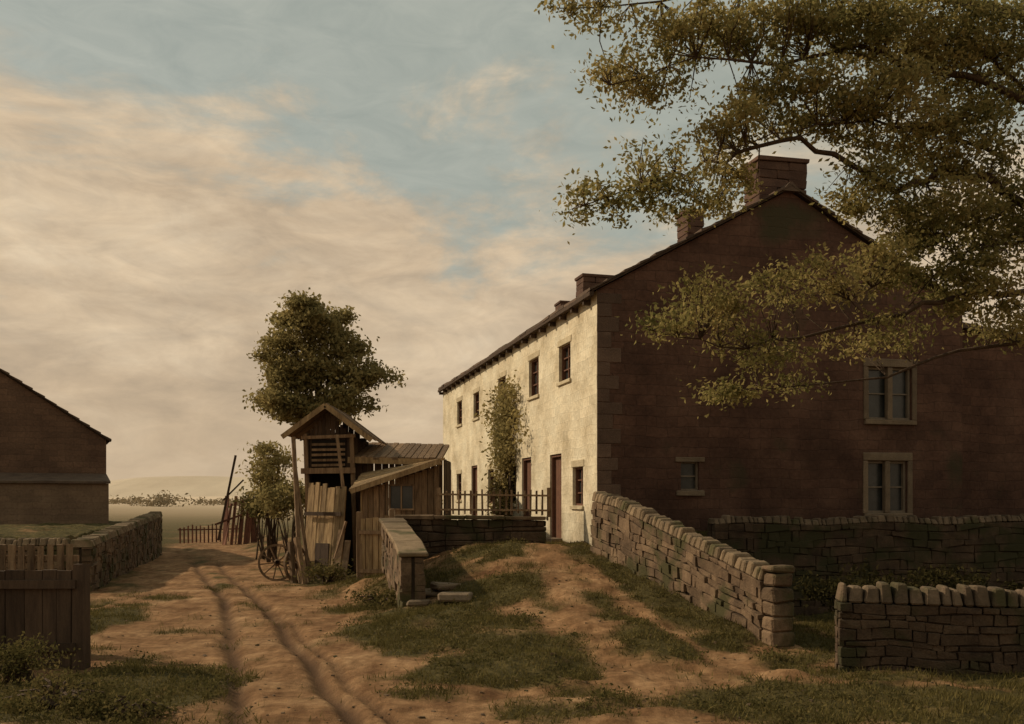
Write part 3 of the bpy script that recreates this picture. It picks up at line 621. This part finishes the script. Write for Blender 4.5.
# hazy hedgerow trees across the valley
pts=[]
for i in range(70):
    x=rng.uniform(-190,60); y=rng.uniform(260,420); g=hz(x,y); h=rng.uniform(1.2,3.6); w_=rng.uniform(3,10)
    pts.append(np.array([x,y,g+h*.5])+rng.normal(size=(110,3))*np.array([w_*.5,1.5,h*.33]))
leafmesh("distant_trees",np.concatenate(pts),.55,M_fartree)
def bush(name,px,py,D,rx,ry,n,leaf=.08,nl=70,m_=M_bush,dep=.8):
    c=P(px,py,D); e=empty(name,(c.x,D,hz(c.x,D))); pp,cs=clumps(c,(rx*D/1000,dep,ry*D/1000),n,nl,.14*D/25+.03)
    mb=MB(); g=Vector((c.x,D,hz(c.x,D)))
    for q in cs[::2]: mb.tube([g+Vector((random.uniform(-.2,.2),0,-.05)),g.lerp(Vector(q),.5)+Vector((0,0,.1)),Vector(q)],[.03,.02,.006],4)
    mb.obj("stems",M_bark,e); leafmesh("leaves",pp,leaf,m_,e)
bush("hawthorn_bush",272,470,31,20,28,34,.07,90,M_leafd); bush("hawthorn_bush",290,500,30,26,18,26,.07,80,M_leafd); bush("hawthorn_bush",262,505,33,18,14,16,.07,80)
bush("elder_bush",330,570,23,24,8,14,.04,60,dep=.4); bush("elder_bush",385,600,18,30,9,18,.035,60,dep=.4)
bush("bramble",60,700,9.6,75,24,60,.024,80,dep=.7); bush("bramble",130,715,9.2,45,14,30,.024,60,dep=.4); bush("bramble",20,660,10.8,35,18,26,.024,60,dep=.5)
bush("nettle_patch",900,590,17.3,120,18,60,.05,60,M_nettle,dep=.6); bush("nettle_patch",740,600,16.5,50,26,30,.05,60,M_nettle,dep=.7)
cr=empty("wall_creeper",FF.pt(8,1.1,.1)); pts=[]; mb=MB()
for i in range(100):
    z=random.uniform(1.3,5.1); wdt=.45+1.5*math.exp(-((z-4.2)/1.0)**2); a=7.4+random.gauss(0,.42)*wdt; c=FF.pt(a,z,random.uniform(.05,.32))
    pts.append(np.array(c)+rng.normal(size=(60,3))*.15)
for i in range(7): mb.tube([FF.pt(7.4+i*.05,.9,.06),FF.pt(7.3+random.uniform(-.3,.3),2.5,.08),FF.pt(7.4+random.uniform(-1.2,1.2),4.5,.1)],[.03,.025,.008],5)
mb.obj("vine_stems",M_bark,cr); leafmesh("vine_leaves",np.concatenate(pts),.06,M_leafd,cr)

# big overhanging tree at right
big=empty("overhanging_tree",(9.0,13,0)); mb=MB(); tb=Vector((9.0,13.2,-.3))
trunk=[tb,Vector((9.1,13.1,2)),Vector((8.8,13,4)),Vector((8.9,12.9,6)),Vector((8.6,12.9,8)),Vector((8.2,12.9,10.5))]
mb.tube(trunk,[.5,.4,.34,.3,.22,.08],12)
limbs=[([(1130,330),(1060,290),(1000,290),(940,300),(880,318),(800,338),(720,345),(650,330)],13,12.2,.055),
 ([(1150,250),(1080,225),(1024,205),(985,178),(940,172),(900,190),(850,165),(800,140),(740,150),(690,170),(640,185),(585,205)],13,11.5,.07),
 ([(1150,120),(1040,105),(980,78),(925,72),(860,45),(780,62),(700,60),(610,85)],13,11.6,.06),
 ([(1160,60),(1040,20),(960,0),(880,-20),(780,-15),(660,0),(570,8)],13,11.8,.07),
 ([(1120,350),(1040,345),(960,350),(890,375),(800,385),(740,392)],13,12.8,.035),
 ([(1060,185),(1000,215),(950,232),(900,262),(850,300)],12.9,12.4,.03),
 ([(1005,160),(940,130),(870,120),(790,130),(720,150)],12.8,11.6,.03),
 ([(1040,105),(990,60),(965,20),(935,-20)],12.9,12.4,.03),
 ([(980,78),(930,30),(860,10),(800,-30)],12.8,12,.025),
 ([(1060,270),(1020,240),(980,245),(930,275),(905,310)],12.9,12.6,.03)]
limbpts=[]
for pl,d0,d1,r0 in limbs:
    n=len(pl); pp=[]
    for i,(px,py) in enumerate(pl):
        f=i/(n-1); D=d0+(d1-d0)*f+.15*math.sin(i*2.3+px); pp.append(P(px,py,D))
    q=[]
    for a,b in zip(pp[:-1],pp[1:]):
        for f in (0,.33,.67): q.append(a.lerp(b,f)+Vector((random.gauss(0,.025),random.gauss(0,.04),random.gauss(0,.035))))
    q.append(pp[-1]); rr=[max(.008,r0*(1-i/(len(q)-1))**.9) for i in range(len(q))]
    if pl[0][0]>1100:
        t0=min(trunk,key=lambda t:(t-q[0]).length); q=[t0]+q; rr=[r0*1.8]+rr
    mb.tube(q,rr,7); limbpts+=q
lp_=np.array([list(q) for q in limbpts]); pts=[]
masses=[(1000,60,60,60,12.9,84,60),(930,40,60,45,12.6,84,60),(850,30,60,32,12.3,64,55),(770,20,60,24,12,54,50),(690,32,55,22,11.9,42,45),(625,75,36,24,11.8,22,40),(600,8,50,14,11.8,20,36),(660,92,34,12,11.7,10,34),
 (800,100,66,28,12,58,50),(880,108,66,40,12.3,80,52),(960,140,56,42,12.6,78,52),(735,130,38,16,11.8,26,42),(1010,220,45,50,12.8,66,50),(935,215,56,34,12.5,66,50),(870,190,44,24,12.2,42,46),(725,185,36,16,11.9,22,38),(670,192,46,16,11.7,26,40),(605,200,42,13,11.6,18,36),(650,158,36,10,11.6,12,30),
 (970,280,50,34,12.6,60,46),(890,265,50,26,12.4,40,42),(810,285,55,22,12.3,30,36),(720,312,50,20,12.2,26,34),(660,330,26,10,12.2,9,30),(770,350,66,18,12.4,24,32),(890,335,60,16,12.7,22,32),(730,390,40,9,12.8,13,34),(810,385,40,8,12.8,9,26),(690,295,26,12,12.2,10,28),(1020,320,40,28,12.9,32,46)]
for (px,py,rx,ry,D,ns,nl) in masses:
    c=P(px,py,D); k=D/1000; q,cs=clumps(c,(rx*k,.8,ry*k),ns,int(nl*1.3),.12); pts.append(q)
    for s_ in cs:
        dd=np.linalg.norm(lp_-s_,axis=1); j=int(np.argmin(dd))
        if dd[j]<1.6:
            a=Vector(lp_[j]); b=Vector(s_); md=a.lerp(b,.5)+Vector((random.gauss(0,.05),0,.08*random.random()-.02)); mb.tube([a,md,b],[.009,.007,.003],4)
mb.obj("limbs",M_bark,big,smooth=True)
LP=np.concatenate(pts)
# a natural gap between two boughs (ellipse in the crown's own x/z)
r_=np.hypot((LP[:,0]-3.32)/.42,(LP[:,2]-5.87)/.36); LP=LP[(r_>1)|(rng.uniform(size=len(LP))<.12)]
leafmesh("leaves",LP,.036,M_leaf,big,.55)

n=440000; gx=rng.uniform(-8,8.5,n); gy=rng.uniform(7.5,23,n); g=grass(gx,gy)*(.3+.7*sm((fbm(gx*2.2,gy*2.2,21)-.38)/.2))
k=rng.uniform(0,1,n)<g*.62; gx=gx[k];gy=gy[k]
inh=((gx-O.x)*ng.x+(gy-O.y)*ng.y<0)&(gx>1.7-.242*(gy-20)); gx=gx[~inh];gy=gy[~inh]
gz_=H(gx,gy); n=len(gx); ang=rng.uniform(0,6.283,n); hh=rng.uniform(.025,.10,n)*(.4+1.2*fbm(gx*1.1,gy*1.1,31)); w=rng.uniform(.004,.010,n)
c=np.stack([gx,gy,gz_-.01],1); s_=np.stack([np.cos(ang),np.sin(ang),0*ang],1)*w[:,None]; ln=rng.normal(size=(n,2))*.5*hh[:,None]
t=c+np.stack([ln[:,0],ln[:,1],hh],1); V=np.stack([c-s_,c+s_,t],1).reshape(-1,3)
me=bpy.data.meshes.new("grass"); me.vertices.add(3*n); me.vertices.foreach_set("co",V.ravel().astype(np.float32)); me.loops.add(3*n); me.loops.foreach_set("vertex_index",np.arange(3*n,dtype=np.int32)); me.polygons.add(n); me.polygons.foreach_set("loop_start",np.arange(0,3*n,3,dtype=np.int32)); me.update(calc_edges=True); me.validate(); me.materials.append(M_grass)
o=bpy.data.objects.new("grass",me); S.collection.objects.link(o)
wp=[]
for i in range(1300):
    x=rng.uniform(-5,4); y=rng.uniform(8,20)
    if x>1.3+(20-y)*.3 or float(grass(np.array([x]),np.array([y]))[0])<.55: continue
    r=rng.uniform(.04,.15); k=int(rng.uniform(14,44)); q=rng.normal(size=(k,3))*np.array([r,r,r*.4]); q[:,2]=np.abs(q[:,2])+hz(x,y)+.01; q[:,0]+=x; q[:,1]+=y; wp.append(q)
leafmesh("weeds",np.concatenate(wp),.022,M_bush)
mb=MB()
for i in range(900):
    y=7.5+17*random.random()**1.5; x=random.uniform(-.45*y-.5,.45*y)
    if x>1.5+(20-y)*.3 and y>11.3: continue
    r=random.uniform(.006,.018)*(1.8 if random.random()<.05 else 1); mb.cbox((x,y,hz(x,y)+r*.1),r*2.2,r*1.7,r*1.2,r*.35,random.uniform(0,3))
mb.obj("pebbles",M_stone,bevel=.004)

# ------------------------------------------------------------------ light, sky, camera
el=math.radians(34); hx,hy=-.95,.32; l_=math.hypot(hx,hy); Sd=Vector((hx/l_*math.cos(el),hy/l_*math.cos(el),math.sin(el)))
sd=bpy.data.lights.new("sun",'SUN'); sd.energy=3.3; sd.angle=math.radians(1.0); sd.color=(1,.83,.6); so=bpy.data.objects.new("sun",sd); so.rotation_euler=Sd.to_track_quat('Z','Y').to_euler(); so.location=(-20,10,20); S.collection.objects.link(so)
w=bpy.data.worlds.new("World"); S.world=w; w.use_nodes=True; nt=w.node_tree; N=nt.nodes; L=nt.links; bg=N['Background']; bg.inputs[1].default_value=.118
sk=N.new('ShaderNodeTexSky'); sk.sky_type='NISHITA'; sk.sun_disc=False; sk.sun_elevation=el; sk.sun_rotation=math.atan2(hx,hy); sk.dust_density=3
tc=N.new('ShaderNodeTexCoord'); mp=N.new('ShaderNodeMapping'); mp.inputs['Scale'].default_value=(1,1,2.6); mp.inputs['Location'].default_value=(.35,.2,.1); L.new(tc.outputs['Generated'],mp.inputs[0])
def wn(sc,d,v=None,dis=.4):
    n=N.new('ShaderNodeTexNoise'); n.inputs['Scale'].default_value=sc; n.inputs['Detail'].default_value=d; n.inputs['Roughness'].default_value=.62; n.inputs['Distortion'].default_value=dis; L.new(v or mp.outputs[0],n.inputs['Vector']); return n.outputs[0]
sx=N.new('ShaderNodeSeparateXYZ'); L.new(tc.outputs['Generated'],sx.inputs[0])
c1=wn(2.2,9); c2=wn(6,9); c3=wn(14,6,None,.8)
def mth(op,a,b,c=None):
    x=N.new('ShaderNodeMath'); x.operation=op
    for i,v in enumerate((a,b,c)):
        if v is None: continue
        if isinstance(v,(int,float)): x.inputs[i].default_value=v
        else: L.new(v,x.inputs[i])
    return x.outputs[0]
f=mth('MULTIPLY_ADD',sx.outputs[2],-1.35,c1); f=mth('MULTIPLY_ADD',c2,.3,f)
mr=N.new('ShaderNodeMapRange'); mr.interpolation_type='SMOOTHSTEP'; mr.inputs[1].default_value=.18; mr.inputs[2].default_value=.35; L.new(f,mr.inputs[0])
blue=mix(.12,ramp(c3,[(.3,(2.9,3.1,2.55)),(.7,(3.7,3.8,3.1))]),sk.outputs[0])
cl=ramp(c2,[(.3,(3.9,3.05,2.15)),(.45,(4.8,3.7,2.55)),(.6,(5.8,4.55,3.15)),(.75,(6.6,5.35,3.8))])
cl=mix(.45,cl,ramp(c3,[(.35,(.72,.74,.76)),(.65,(1.14,1.12,1.06))]),'MULTIPLY')
allc=mix(mr.outputs[0],blue,cl)
hz_=N.new('ShaderNodeMapRange'); hz_.inputs[1].default_value=0.0; hz_.inputs[2].default_value=.14; hz_.inputs[3].default_value=.7; hz_.inputs[4].default_value=0; L.new(sx.outputs[2],hz_.inputs[0])
allc=mix(hz_.outputs[0],allc,(4.7,3.5,2.25))
L.new(allc,bg.inputs[0])
cd=bpy.data.cameras.new("camera"); cd.sensor_width=36; cd.lens=1000/1024*36; cd.shift_y=138/1024; cd.clip_end=8000; co=bpy.data.objects.new("camera",cd); co.location=(0,0,EYE); co.rotation_euler=(math.radians(90),0,0); S.collection.objects.link(co); S.camera=co
S.view_settings.view_transform='Standard'; S.view_settings.look='None'; S.view_settings.exposure=0
